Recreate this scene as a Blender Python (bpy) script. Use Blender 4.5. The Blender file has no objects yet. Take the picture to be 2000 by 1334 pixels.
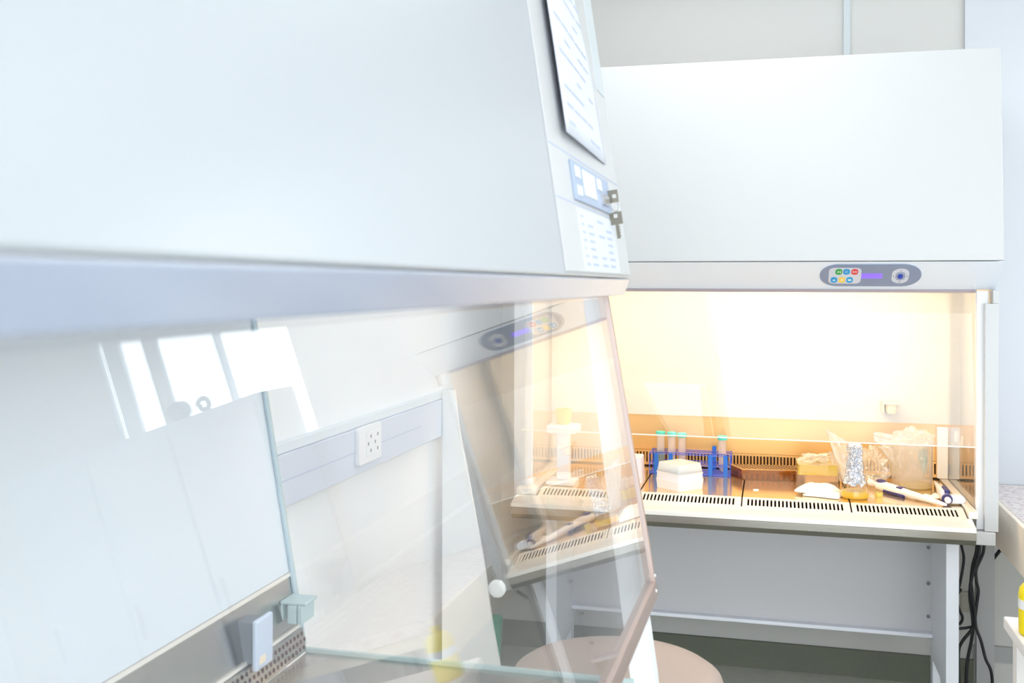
import bpy, bmesh, math, random
from mathutils import Vector, Matrix, noise
random.seed(7)
C = bpy.context.scene.collection
PI = math.pi
R = math.radians

# ------------------------------------------------------------------ camera
YAW = math.atan(509 / 1992.0)
cam_data = bpy.data.cameras.new('camera')
cam = bpy.data.objects.new('camera', cam_data); C.objects.link(cam)
EYE = Vector((0, 0, 1.44))
cam.matrix_world = Matrix.Translation(EYE) @ Matrix.Rotation(YAW, 4, 'Z') @ Matrix.Rotation(PI / 2, 4, 'X') @ Matrix.Rotation(R(0.131), 4, 'Z')
cam_data.sensor_width = 36
cam_data.lens = 1992 / 2000 * 36
cam_data.shift_y = -(667 - 554.8) / 2000
cam_data.clip_start = 0.02
cam_data.dof.use_dof = True
cam_data.dof.focus_distance = 3.1
cam_data.dof.aperture_fstop = 6.3
sc = bpy.context.scene
sc.camera = cam
# ------------------------------------------------------------------ world, light, exposure
SKY_BACK, SKY_FRONT = 3.1, 6.5
w = bpy.data.worlds.new('world'); sc.world = w; w.use_nodes = True
bg = w.node_tree.nodes['Background']
bg.inputs[0].default_value = (0.88, 0.95, 1.0, 1)
# the sky is brighter beyond the windows than on the side behind the viewer
_tc = w.node_tree.nodes.new('ShaderNodeTexCoord'); _sx = w.node_tree.nodes.new('ShaderNodeSeparateXYZ'); _mr = w.node_tree.nodes.new('ShaderNodeMapRange')
w.node_tree.links.new(_tc.outputs['Generated'], _sx.inputs[0]); w.node_tree.links.new(_sx.outputs['Y'], _mr.inputs['Value'])
_mr.inputs['From Min'].default_value = -.1; _mr.inputs['From Max'].default_value = .3
_mr.inputs['To Min'].default_value = SKY_BACK; _mr.inputs['To Max'].default_value = SKY_FRONT
w.node_tree.links.new(_mr.outputs[0], bg.inputs[1])
sc.view_settings.view_transform = 'Standard'; sc.view_settings.look = 'None'
sc.view_settings.gamma = 1; sc.view_settings.use_curve_mapping = False
sc.view_settings.exposure = 0.12
sc.cycles.transparent_max_bounces = 32
sc.cycles.max_bounces = 10
CEIL_POWER = 5.0
TUBE_POWER = 46.0
TUBE_COL = (1.0, 0.70, 0.39)
AFILL_POWER = 2.6

# ------------------------------------------------------------------ materials
def lin(c):
    return tuple(((v / 255) / 12.92 if v / 255 <= .04045 else ((v / 255 + .055) / 1.055) ** 2.4) for v in c) + (1,)
def mat(name, rgb, rough=.5, metal=0., bump=0., bscale=60., spec=.5, emit=0., var=0., stretch=None):
    m = bpy.data.materials.new(name); m.use_nodes = True
    nt = m.node_tree; b = nt.nodes['Principled BSDF']
    col = lin(rgb)
    b.inputs['Base Color'].default_value = col
    b.inputs['Roughness'].default_value = rough; b.inputs['Metallic'].default_value = metal
    b.inputs['Specular IOR Level'].default_value = spec
    if emit:
        b.inputs['Emission Color'].default_value = col; b.inputs['Emission Strength'].default_value = emit
    if bump or var:
        tc = nt.nodes.new('ShaderNodeTexCoord'); mp = nt.nodes.new('ShaderNodeMapping')
        nt.links.new(tc.outputs['Object'], mp.inputs[0])
        if stretch: mp.inputs['Scale'].default_value = stretch
        n = nt.nodes.new('ShaderNodeTexNoise'); n.inputs['Scale'].default_value = bscale; n.inputs['Detail'].default_value = 4
        nt.links.new(mp.outputs[0], n.inputs['Vector'])
        if bump:
            bp = nt.nodes.new('ShaderNodeBump'); bp.inputs['Strength'].default_value = bump; bp.inputs['Distance'].default_value = .002
            nt.links.new(n.outputs['Fac'], bp.inputs['Height']); nt.links.new(bp.outputs[0], b.inputs['Normal'])
        if var:
            mx = nt.nodes.new('ShaderNodeMix'); mx.data_type = 'RGBA'
            mx.inputs['A'].default_value = tuple(v * (1 - var) for v in col[:3]) + (1,)
            mx.inputs['B'].default_value = tuple(min(1, v * (1 + var)) for v in col[:3]) + (1,)
            nt.links.new(n.outputs['Fac'], mx.inputs['Factor']); nt.links.new(mx.outputs['Result'], b.inputs['Base Color'])
    return m

def glassy(name, tint=(1, 1, 1), f0=.04, body=0., bodycol=(240, 240, 240), rough=0., bump=0., bscale=40., transl=True):
    """thin clear material: see-through, Fresnel mirror on both faces, a share of milky body colour"""
    m = bpy.data.materials.new(name); m.use_nodes = True
    nt = m.node_tree; nt.nodes.clear(); N = nt.nodes.new; L = nt.links.new
    out = N('ShaderNodeOutputMaterial')
    tr = N('ShaderNodeBsdfTransparent'); tr.inputs[0].default_value = tint + (1,)
    gl = N('ShaderNodeBsdfGlossy'); gl.inputs['Roughness'].default_value = rough
    gl.inputs['Color'].default_value = (1, 1, 1, 1)
    geo = N('ShaderNodeNewGeometry')
    nrm = geo.outputs['Normal']
    if bump:
        tc = N('ShaderNodeTexCoord'); n = N('ShaderNodeTexNoise'); n.inputs['Scale'].default_value = bscale; n.inputs['Detail'].default_value = 3
        L(tc.outputs['Object'], n.inputs['Vector'])
        bp = N('ShaderNodeBump'); bp.inputs['Strength'].default_value = bump; bp.inputs['Distance'].default_value = .004
        L(n.outputs['Fac'], bp.inputs['Height']); L(bp.outputs[0], gl.inputs['Normal']); nrm = bp.outputs[0]
    dot = N('ShaderNodeVectorMath'); dot.operation = 'DOT_PRODUCT'
    L(geo.outputs['Incoming'], dot.inputs[0]); L(nrm, dot.inputs[1])
    ab = N('ShaderNodeMath'); ab.operation = 'ABSOLUTE'; L(dot.outputs['Value'], ab.inputs[0])
    om = N('ShaderNodeMath'); om.operation = 'SUBTRACT'; om.inputs[0].default_value = 1; L(ab.outputs[0], om.inputs[1])
    pw = N('ShaderNodeMath'); pw.operation = 'POWER'; L(om.outputs[0], pw.inputs[0]); pw.inputs[1].default_value = 5
    ml = N('ShaderNodeMath'); ml.operation = 'MULTIPLY_ADD'; L(pw.outputs[0], ml.inputs[0]); ml.inputs[1].default_value = 1 - f0; ml.inputs[2].default_value = f0
    cl = N('ShaderNodeClamp'); L(ml.outputs[0], cl.inputs[0])
    base = tr.outputs[0]
    if body:
        d = N('ShaderNodeBsdfDiffuse'); d.inputs[0].default_value = lin(bodycol)
        t = N('ShaderNodeBsdfTranslucent'); t.inputs[0].default_value = lin(bodycol)
        a = N('ShaderNodeMixShader'); a.inputs[0].default_value = .5; L(d.outputs[0], a.inputs[1]); L(t.outputs[0], a.inputs[2])
        bm_ = N('ShaderNodeMixShader'); bm_.inputs[0].default_value = body; L(base, bm_.inputs[1]); L(a.outputs[0], bm_.inputs[2])
        base = bm_.outputs[0]
    mx = N('ShaderNodeMixShader'); L(cl.outputs[0], mx.inputs[0]); L(base, mx.inputs[1]); L(gl.outputs[0], mx.inputs[2])
    L(mx.outputs[0], out.inputs[0])
    return m

M = dict(
    wall_right=mat('right_wall_paint', (251, 251, 251), .7),
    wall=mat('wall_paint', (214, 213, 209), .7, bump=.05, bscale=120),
    wall_left=mat('left_wall_paint', (251, 250, 249), .7, bump=.05, bscale=120),
    ceiling=mat('ceiling_paint', (245, 245, 245), .8),
    floor=mat('floor_vinyl', (196, 197, 186), .45, var=.12, bscale=30),
    baseb=mat('dark_skirting', (112, 116, 102), .6, var=.08),
    baseb_l=mat('pale_skirting', (180, 180, 180), .6),
    white=mat('white_enamel', (246, 248, 250), .28),
    whiteb=mat('white_enamel_cool', (222, 227, 232), .3),
    sidepanel=mat('wall_panel_enamel', (212, 216, 222), .45),
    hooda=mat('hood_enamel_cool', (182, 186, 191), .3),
    whitem=mat('white_enamel_matt', (242, 243, 245), .55),
    fascia=mat('fascia_enamel', (236, 244, 255), .3),
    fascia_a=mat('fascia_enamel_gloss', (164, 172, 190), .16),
    chamberw=mat('chamber_enamel', (216, 216, 212), .4),
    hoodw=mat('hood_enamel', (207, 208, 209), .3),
    stand=mat('grey_stand_enamel', (202, 201, 204), .4),
    standw=mat('pale_stand_enamel', (236, 238, 246), .4),
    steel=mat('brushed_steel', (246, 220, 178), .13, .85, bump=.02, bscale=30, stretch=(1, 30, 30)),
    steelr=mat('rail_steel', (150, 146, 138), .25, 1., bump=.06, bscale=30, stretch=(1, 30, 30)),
    steelw=mat('brushed_steel_wall', (226, 186, 124), .4, .7, bump=.08, bscale=30, stretch=(1, 20, 40), var=.05),  # golden cast of the warm lamp put into the steel's colour
    steela=mat('brushed_steel_cool', (190, 188, 184), .25, 1., bump=.06, bscale=30, stretch=(30, 1, 30)),
    lip=mat('polished_steel', (250, 244, 234), .35, .45),
    dark=mat('dark_plenum', (70, 45, 28), .7),
    darka=mat('dark_duct', (60, 30, 34), .7),
    gasket=mat('mauve_gasket', (170, 155, 160), .5),
    frame=mat('bronze_aluminium', (196, 176, 168), .35, .6),
    rubber=mat('black_rubber', (22, 22, 26), .45),
    glass=glassy('clear_glass'),
    glassedge=mat('bright_glass_edge', (250, 246, 232), .3),
    glassedge_b=mat('bluish_glass_edge', (186, 206, 214), .3),
    panelgrey=mat('slate_blue_overlay', (136, 150, 178), .4),
    pad=mat('pale_pad', (214, 219, 230), .5),
    green=mat('green_key', (20, 168, 70), .4), blue=mat('blue_key', (20, 160, 226), .4),
    red=mat('red_key', (222, 66, 78), .4), yellow=mat('yellow_key', (250, 218, 100), .4),
    glyph=mat('white_print', (250, 250, 250), .5), grey=mat('grey_print', (110, 118, 140), .5),
    led=mat('violet_display', (120, 92, 245), .3, emit=.75), dial=mat('deep_blue_knob', (12, 64, 190), .4),
    ring=mat('grey_blue_ring', (160, 172, 196), .4),
    rackblue=mat('blue_wire_plastic', (66, 92, 214), .35),
    rackplate=mat('bright_blue_plastic', (24, 104, 214), .35),
    teal=mat('teal_cap', (84, 216, 206), .4, bump=.3, bscale=400),
    tube=glassy('frosted_tube', body=.5, bodycol=(255, 248, 248), rough=.15),
    tealfill=glassy('teal_liquid', tint=(.2, .8, .7), body=.6, bodycol=(20, 160, 140)),
    boxw=mat('white_polystyrene', (246, 247, 252), .35),
    lid=glassy('milky_lid', body=.88, bodycol=(250, 250, 252), rough=.2),
    bluefill=mat('pale_blue_insert', (196, 230, 244), .5),
    amber=glassy('amber_acrylic', tint=(.90, .70, .34), body=.30, bodycol=(168, 116, 56), rough=.05),
    amberplate=glassy('amber_plate', tint=(.95, .8, .5), body=.75, bodycol=(244, 206, 132), rough=.1),
    amberdark=mat('amber_hole', (70, 38, 20), .4),
    ytop=glassy('yellow_tray', tint=(1, .97, .6), body=.55, bodycol=(255, 244, 140), rough=.1),
    ybase=glassy('clear_box', tint=(1, .97, .93), body=.35, bodycol=(252, 240, 230), rough=.1),
    brownbit=mat('amber_contents', (240, 190, 110), .5, var=.3, bscale=150),
    tissue=mat('white_gauze', (252, 250, 244), .9, bump=.3, bscale=300),
    foil=mat('crumpled_foil', (206, 210, 220), .16, 1., bump=1., bscale=90),
    flask=glassy('flask_glass', f0=.05, body=.04),
    broth=glassy('yellow_broth', tint=(1, .9, .2), body=.95, bodycol=(255, 224, 8)),
    film=glassy('cling_film', f0=.12, body=.28, bodycol=(255, 250, 236), rough=.12, bump=1., bscale=45),
    film2=glassy('crinkled_bag', f0=.12, body=.36, bodycol=(255, 252, 244), rough=.15, bump=1., bscale=60),
    beaker=glassy('beaker_plastic', f0=.04, body=.26, bodycol=(255, 246, 236), rough=.08),
    bluetissue=mat('pale_blue_tissue', (150, 212, 228), .9),
    pipw=mat('pipette_white', (246, 240, 240), .35), navy=mat('navy_grip', (44, 44, 110), .4),
    cream=mat('cream_plastic', (248, 232, 205), .4), seat=mat('beige_vinyl', (186, 168, 158), .45, bump=.1, bscale=200),
    chrome=mat('chrome', (200, 200, 205), .2, 1.),
    stone=None, wood=mat('beige_bench_edge', (255, 240, 224), .6, var=.04, bscale=18),
    support=mat('grey_support', (176, 176, 176), .6), tabletop=mat('white_laminate', (246, 242, 240), .4),
    ybottle=mat('yellow_plastic', (252, 226, 8), .35), labelw=mat('white_label', (240, 240, 240), .6),
    paper=mat('paper', (222, 226, 238), .8), ink=mat('faint_ink', (190, 199, 222), .8), inkp=mat('violet_ink', (176, 176, 226), .8),
    ctrl=mat('blue_grey_control', (170, 184, 210), .4), key=mat('brass_grey_key', (132, 128, 116), .35, .9),
    screen=mat('pale_screen', (236, 238, 232), .4), trunk=mat('trunking_plastic', (222, 226, 238), .5),
    trunkt=mat('trunking_cover', (236, 241, 243), .5), outlet=mat('outlet_plastic', (248, 248, 248), .35),
    hole=mat('socket_hole', (96, 92, 90), .6), screenw=mat('white_board', (252, 251, 249), .55, bump=.1, bscale=15),
    binm=mat('green_bin_plastic', (18, 140, 110), .4), bracket=mat('pale_green_bracket', (190, 208, 206), .4),
    ceram=mat('grey_white_case', (206, 216, 232), .35), casew=mat('dark_case_side', (120, 124, 130), .4),
    coil=mat('grey_hose', (150, 160, 170), .5), sill=mat('window_frame_paint', (212, 220, 226), .4),
    capbody=mat('cupboard_laminate', (214, 222, 232), .5), trim=mat('joint_trim', (206, 213, 216), .5),
    creamout=mat('ivory_outlet', (196, 192, 180), .5), glovew=mat('pale_violet_plastic', (228, 222, 236), .4),
    portw=mat('white_rubber_plug', (240, 240, 236), .5), orangelip=mat('tray_lip', (240, 220, 196), .3, 1.),
)
def stone_mat():
    m = bpy.data.materials.new('speckled_stone'); m.use_nodes = True; nt = m.node_tree; b = nt.nodes['Principled BSDF']
    tc = nt.nodes.new('ShaderNodeTexCoord'); n = nt.nodes.new('ShaderNodeTexNoise'); n.inputs['Scale'].default_value = 70; n.inputs['Detail'].default_value = 6
    cr = nt.nodes.new('ShaderNodeValToRGB'); e = cr.color_ramp.elements
    e[0].position = .38; e[0].color = lin((206, 186, 184)); e[1].position = .62; e[1].color = lin((240, 232, 226))
    k = e.new(.5); k.color = lin((238, 224, 220)); nt.links.new(tc.outputs['Object'], n.inputs['Vector'])
    nt.links.new(n.outputs['Fac'], cr.inputs[0]); nt.links.new(cr.outputs[0], b.inputs['Base Color']); b.inputs['Roughness'].default_value = .3
    return m
M['stone'] = stone_mat()
def emis(name, col, s):
    m = bpy.data.materials.new(name); m.use_nodes = True; nt = m.node_tree; nt.nodes.clear()
    e = nt.nodes.new('ShaderNodeEmission'); e.inputs[0].default_value = tuple(col) + (1,); e.inputs[1].default_value = s
    o = nt.nodes.new('ShaderNodeOutputMaterial'); nt.links.new(e.outputs[0], o.inputs[0]); return m
M['ceil_fill'] = emis('ceiling_fill_glow', (.93, .97, 1), CEIL_POWER)
M['tube_lamp'] = emis('warm_tube_glow', TUBE_COL, TUBE_POWER)
M['fill_cool'] = emis('cool_fill_glow', (.86, .94, 1.), AFILL_POWER)

# ------------------------------------------------------------------ mesh helpers
def nb(): return bmesh.new()
def box(bm, x0, x1, y0, y1, z0, z1):
    v = [bm.verts.new((x, y, z)) for x in (x0, x1) for y in (y0, y1) for z in (z0, z1)]
    for f in ((0, 1, 3, 2), (4, 6, 7, 5), (0, 4, 5, 1), (2, 3, 7, 6), (0, 2, 6, 4), (1, 5, 7, 3)):
        bm.faces.new([v[i] for i in f])
    return v
def obox(bm, o, u, v, n, u0, u1, v0, v1, n0, n1):
    o, u, v, n = Vector(o), Vector(u), Vector(v), Vector(n)
    vs = [bm.verts.new(o + u * a + v * b + n * c) for a in (u0, u1) for b in (v0, v1) for c in (n0, n1)]
    for f in ((0, 1, 3, 2), (4, 6, 7, 5), (0, 4, 5, 1), (2, 3, 7, 6), (0, 2, 6, 4), (1, 5, 7, 3)):
        bm.faces.new([vs[i] for i in f])
def prism(bm, pts, d):
    """closed polygon pts (3-D) swept along vector d"""
    d = Vector(d); a = [bm.verts.new(Vector(p)) for p in pts]; b = [bm.verts.new(Vector(p) + d) for p in pts]; n = len(pts)
    bm.faces.new(a); bm.faces.new(b[::-1])
    for i in range(n): bm.faces.new((a[i], b[i], b[(i + 1) % n], a[(i + 1) % n]))
def frame_of(dirv):
    d = Vector(dirv).normalized(); up = Vector((0, 0, 1)) if abs(d.z) < .9 else Vector((1, 0, 0))
    u = d.cross(up).normalized(); v = d.cross(u).normalized(); return d, u, v
def lathe(bm, p0, dirv, prof, seg=32, cap=True, sx=1., sy=1.):
    d, u, v = frame_of(dirv); p0 = Vector(p0); rings = []
    for t, r in prof:
        rings.append([bm.verts.new(p0 + d * t + (u * math.cos(2 * PI * k / seg) * sx + v * math.sin(2 * PI * k / seg) * sy) * max(r, 1e-5)) for k in range(seg)])
    for a, b in zip(rings, rings[1:]):
        for k in range(seg): bm.faces.new((a[k], a[(k + 1) % seg], b[(k + 1) % seg], b[k]))
    if cap: bm.faces.new(rings[0][::-1]); bm.faces.new(rings[-1])
def smooth_path(pts, n=6):
    P = [Vector(p) for p in pts]; P = [P[0]] + P + [P[-1]]; out = []
    for i in range(1, len(P) - 2):
        a, b, c, d = P[i - 1:i + 3]
        for k in range(n):
            t = k / n
            out.append(.5 * ((2 * b) + (c - a) * t + (2 * a - 5 * b + 4 * c - d) * t * t + (3 * b - a - 3 * c + d) * t ** 3))
    out.append(P[-2]); return out
def tube(bm, pts, r, seg=8, smooth=True):
    P = smooth_path(pts) if smooth else [Vector(p) for p in pts]; rings = []
    ref = None
    for i, p in enumerate(P):
        d = (P[min(i + 1, len(P) - 1)] - P[max(i - 1, 0)]).normalized()
        if ref is None: _, ref, _ = frame_of(d)
        u = (ref - d * ref.dot(d)).normalized(); ref = u; v = d.cross(u)
        rings.append([bm.verts.new(p + (u * math.cos(2 * PI * k / seg) + v * math.sin(2 * PI * k / seg)) * r) for k in range(seg)])
    for a, b in zip(rings, rings[1:]):
        for k in range(seg): bm.faces.new((a[k], a[(k + 1) % seg], b[(k + 1) % seg], b[k]))
    bm.faces.new(rings[0][::-1]); bm.faces.new(rings[-1])
def stadium(hw, hh, r, n=10):
    pts = []
    for cx, cy, a0 in ((hw - r, hh - r, 0), (-hw + r, hh - r, 90), (-hw + r, -hh + r, 180), (hw - r, -hh + r, 270)):
        for k in range(n + 1):
            a = R(a0 + 90 * k / n); pts.append((cx + r * math.cos(a), cy + r * math.sin(a)))
    return pts
def plate(bm, o, u, v, n, outline, n0, n1):
    o, u, v, n = Vector(o), Vector(u), Vector(v), Vector(n)
    prism(bm, [o + u * a + v * b + n * n0 for a, b in outline], n * (n1 - n0))

def done(bm, name, m, parent=None, bevel=0., smooth=False, label=None, kind=None, sub=0, autos=35):
    bmesh.ops.recalc_face_normals(bm, faces=bm.faces[:])
    me = bpy.data.meshes.new(name); bm.to_mesh(me); bm.free()
    me.materials.append(M[m] if isinstance(m, str) else m)
    if smooth:
        for p in me.polygons: p.use_smooth = True
        try: me.set_sharp_from_angle(angle=R(autos))
        except Exception: pass
    o = bpy.data.objects.new(name, me); C.objects.link(o)
    if parent:
        o.parent = parent
        q = parent; off = Vector((0, 0, 0))
        while q: off += Vector(q.location); q = q.parent
        o.location = -off
    if bevel:
        md = o.modifiers.new('bevel', 'BEVEL'); md.width = bevel; md.segments = 3; md.limit_method = 'ANGLE'; md.angle_limit = R(40)
        for p in me.polygons: p.use_smooth = True
        wn = o.modifiers.new('wn', 'WEIGHTED_NORMAL'); wn.keep_sharp = True
    if sub:
        md = o.modifiers.new('sub', 'SUBSURF'); md.levels = sub; md.render_levels = sub
    if label: o['label'] = label
    if kind: o['kind'] = kind
    return o
def thing(name, label, cat, loc=(0, 0, 0), group=None):
    o = bpy.data.objects.new(name, None); o.empty_display_size = .05; C.objects.link(o); o.location = loc
    o['label'] = label; o['category'] = cat
    if group: o['group'] = group
    return o
def tag(o, label, cat, group=None):
    o['label'] = label; o['category'] = cat
    if group: o['group'] = group
    return o
def struct(bm, name, m, bevel=0.): return done(bm, name, m, None, bevel, kind='structure')
def bx(*a):
    bm = nb(); box(bm, *a); return bm

# ------------------------------------------------------------------ room
WY = 3.95; LX = -1.05; RX = 3.3; CZ = 2.75
struct(bx(LX - .1, RX + .1, -1.6, WY + .05, -.06, 0), 'floor', 'floor')
struct(bx(LX - .1, RX + .1, -1.6, WY + .05, CZ, CZ + .06), 'ceiling', 'ceiling')
struct(bx(LX - .1, LX, -1.6, WY + .05, 0, CZ), 'wall_left', 'wall_left')
struct(bx(RX, RX + .1, -1.6, WY + .05, 0, CZ), 'wall_right', 'wall_right')
bm = nb()
W0, W1 = (1.44, 2.10), (2.145, 2.40)          # the two window openings, x ranges
ZS, ZT = 1.36, 2.45
box(bm, LX, W0[0], WY, WY + .05, 0, CZ)
box(bm, W0[0], RX, WY, WY + .05, 0, ZS); box(bm, W0[0], RX, WY, WY + .05, ZT, CZ)
box(bm, W0[1], W1[0], WY, WY + .05, ZS, ZT); box(bm, W1[1], RX, WY, WY + .05, ZS, ZT)
struct(bm, 'wall_back', 'wall')
struct(bx(LX, .70, WY - .012, WY, 0, .10), 'baseboard_back', 'baseb')
struct(bx(.70, RX, WY - .012, WY, .10, .156), 'trim_1', 'baseb_l')
struct(bx(LX, LX + .012, 1.9, WY - .012, 0, .10), 'baseboard_left', 'baseb_l')
struct(bx(.251, .274, WY - .014, WY, .3, CZ), 'trim_2', 'trim')
struct(bx(.664, RX - .001, WY - .02, WY, 2.46, CZ), 'trim_3', 'sidepanel')
struct(bx(.664, 1.43, WY - .02, WY, .735, 2.46), 'trim_4', 'sidepanel')
def window(name, x0, x1, bars):
    bm = nb(); f = .016
    box(bm, x0, x0 + f, WY + .01, WY + .03, ZS, ZT); box(bm, x1 - f, x1, WY + .01, WY + .03, ZS, ZT)
    box(bm, x0, x1, WY + .01, WY + .03, ZS, ZS + .03); box(bm, x0, x1, WY + .01, WY + .03, ZT - .03, ZT)
    for a, b in bars: box(bm, a, b, WY + .008, WY + .032, ZS + .03, ZT - .03)
    o = struct(bm, name, 'sill', .002)
    g = done(bx(x0 + f, x1 - f, WY + .018, WY + .022, ZS + .03, ZT - .03), 'pane', 'glass', o)
    return o
window('window_1', W0[0], W0[1], [(1.775, 1.785), (1.797, 1.808)])
window('window_2', W1[0], W1[1], [(2.275, 2.362)])
for i, (x, y) in enumerate([(.2, .6), (-.2, 2.85), (2.1, .6), (2.1, 2.85)]):  # unseen panels added overhead to light the room and walls
    t = thing('ceiling_fill', ('square white light panel added on the unseen ceiling, ' + ('nearer the left wall' if x < 1 else 'nearer the right wall') + (' and above the glass cabinets' if y > 1 else ' and behind the viewer')), 'ceiling light', (x, y, CZ - .04), 'added ceiling light panels')
    bm = nb(); s = .42
    for a in (-1, 1):
        box(bm, x + a * s - .015, x + a * s + .015, y - s, y + s, CZ - .04, CZ); box(bm, x - s, x + s, y + a * s - .015, y + a * s + .015, CZ - .04, CZ)
    done(bm, 'frame', 'white', t)
    done(bx(x - s + .015, x + s - .015, y - s + .015, y + s - .015, CZ - .03, CZ - .01), 'diffuser', 'ceil_fill', t)

# ------------------------------------------------------------------ cabinet at the back wall (faces the viewer)
BX0, BX1 = -.84, .657
cab = thing('safety_cabinet', 'wide white biosafety cabinet with a warm lit work space, against the back wall', 'lab cabinet', (-.09, 3.6, 0))
bm = nb(); prism(bm, [(BX0, 3.246, 1.512), (BX0, 3.30, 2.149), (BX0, 3.93, 2.149), (BX0, 3.93, 1.512)], (BX1 - BX0, 0, 0))
done(bm, 'hood', 'hoodw', cab, .004)
bm = nb(); prism(bm, [(BX0, 3.247, 1.510), (BX0, 3.363, 1.4265), (BX0, 3.385, 1.4265), (BX0, 3.385, 1.510)], (BX1 - BX0, 0, 0))
done(bm, 'control_fascia', 'fascia', cab, .002)
done(bx(BX0 + .02, .602, 3.362, 3.376, 1.4165, 1.4265), 'sash_gasket', 'gasket', cab)
done(bx(BX0 + .01, BX1 - .01, 3.47, 3.93, 1.475, 1.51), 'chamber_ceiling', 'whitem', cab)
t_ = nb(); tube(t_, [(-.72, 3.428, 1.474), (.52, 3.428, 1.474)], .013, 12, False)
lamp = done(t_, 'lamp_tube', 'tube_lamp', cab, smooth=True)
for xa in (-.74, .52): done(bx(xa, xa + .02, 3.40, 3.46, 1.45, 1.51), 'lamp_holder', 'whitem', cab)
# rear wall of the chamber
done(bx(BX0 + .02, .60, 3.828, 3.93, .953, 1.475), 'back_panel', 'chamberw', cab)
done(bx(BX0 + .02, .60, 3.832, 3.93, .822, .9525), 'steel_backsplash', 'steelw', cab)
bm = nb(); box(bm, BX0 + .02, .60, 3.826, 3.84, .814, .821); box(bm, BX0 + .02, .60, 3.826, 3.84, .766, .776)
x = -.76
while x < .575:
    box(bm, x, x + .0062, 3.829, 3.836, .776, .814); x += .01185
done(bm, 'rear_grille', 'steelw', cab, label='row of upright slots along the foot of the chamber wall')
done(bx(BX0 + .02, .60, 3.86, 3.93, .70, .822), 'rear_duct', 'dark', cab)
# work surface: four lift-out trays, each with a slotted front
def tray(x0, x1):
    bm = nb(); g = .0022
    x0 += g; x1 -= g
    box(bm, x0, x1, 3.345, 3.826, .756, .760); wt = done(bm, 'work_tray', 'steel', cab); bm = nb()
    u = Vector((0, .07, .0145)).normalized(); n = Vector((0, -u.z, u.y)); o = (0, 3.272, .7455); L = .0725
    obox(bm, o, (1, 0, 0), u, n, x0, x1, 0, .010, -.003, 0)
    obox(bm, o, (1, 0, 0), u, n, x0, x1, L - .010, L + .002, -.003, 0)
    m = 25; pitch = (x1 - x0 - .030) / m
    obox(bm, o, (1, 0, 0), u, n, x0, x0 + .015, .01, L - .01, -.003, 0)
    for k in range(m):
        xa = x0 + .015 + (k + 1) * pitch
        obox(bm, o, (1, 0, 0), u, n, xa - .0060, xa if k < m - 1 else x1, .01, L - .01, -.003, 0)
    return done(bm, 'front_grille', 'lip', wt, label='row of upright slots along the front edge')
for k in range(4): tray(-.750 + k * .3285, -.750 + (k + 1) * .3285)
done(bx(-.752, .565, 3.275, 3.86, .700, .728), 'plenum', 'dark', cab)
for xa, xb in ((.566, .592), (BX0 + .02, -.753)): done(bx(xa, xb, 3.272, 3.826, .745, .766), 'side_rail', 'lip', cab, .002)
bm = nb()
prism(bm, [(BX0 + .02, 3.272, .7455), (BX0 + .02, 3.20, .7325), (BX0 + .02, 3.20, .719), (BX0 + .02, 3.272, .725)], (.575 - BX0 - .02, 0, 0))
done(bm, 'front_lip', 'lip', cab, .001)
bm = nb(); prism(bm, [(BX0 + .02, 3.2005, .7185), (BX0 + .02, 3.2005, .697), (BX0 + .02, 3.215, .680), (BX0 + .02, 3.9, .680), (BX0 + .02, 3.9, .699), (BX0 + .02, 3.26, .7185)], (.575 - BX0 - .02, 0, 0))
done(bm, 'front_rail', 'steelr', cab, .001)
done(bx(BX0 + .03, .56, 3.31, 3.88, .662, .6795), 'base_pan', 'steela', cab)
# side windows, uprights, corner posts
for s, xa, xb in ((1, .592, .597), (-1, BX0 + .055, BX0 + .06)):
    p = done(bx(xa, xb, 3.34, 3.826, .768, 1.475), 'side_window', 'glass', cab)
    if s == 1:
        for yy in (3.70, 3.585, 3.465):  # solid plates stand in for pale ovals mirrored in the glass
            bm = nb(); plate(bm, (xb, yy, .93), (0, 1, 0), (0, 0, 1), (1, 0, 0), stadium(.018, .017, .016), .0005, .004)
            done(bm, 'mirrored_oval', 'glyph', p, label='white oval standing in for a reflection in the side window')
bm = nb(); box(bm, .556, .5915, 3.80, 3.8255, .767, .945); done(bm, 'corner_post', 'white', cab, .003)
bm = nb(); box(bm, BX0 + .061, BX0 + .09, 3.80, 3.8255, .767, .945); done(bm, 'corner_post', 'white', cab, .003)
for s in (1, -1):
    def X(a): return a if s == 1 else (BX0 + BX1 - a)
    def bb(bm, a, b, *r): box(bm, min(X(a), X(b)), max(X(a), X(b)), *r)
    bm = nb(); bb(bm, .598, .632, 3.338, 3.36, .70, 1.422); o = done(bm, 'upright', 'whitem', cab, .004)
    bm = nb(); bb(bm, .618, .657, 3.318, 3.372, .700, 1.385); bb(bm, .640, .657, 3.318, 3.372, 1.385, 1.424)
    done(bm, 'side_cover', 'hoodw', cab, .002)
    bm = nb(); bb(bm, .650, .6565, 3.372, 3.93, .70, 1.51); done(bm, 'outer_side', 'white', cab)
    bm = nb(); bb(bm, .592, .648, 3.31, 3.36, .66, .699); done(bm, 'foot_bracket', 'hoodw', cab, .003)
# sash
sash = nb(); n_ = Vector((0, .471, .0745)).normalized()
prism(sash, [(BX0 + .03, 3.3735, 1.45), (BX0 + .03, 3.299, .957), (BX0 + .03, 3.304, .9562), (BX0 + .03, 3.3785, 1.449)], (.589 - BX0 - .03, 0, 0))
sg = done(sash, 'sash_glass', 'glass', cab)
done(bx(BX0 + .03, .589, 3.2985, 3.3045, .953, .9562), 'sash_edge', 'glassedge', sg, label='lower edge of the sash, its bright line put into the colour')  # whitish colour stands in for light glowing in the glass edge
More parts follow.
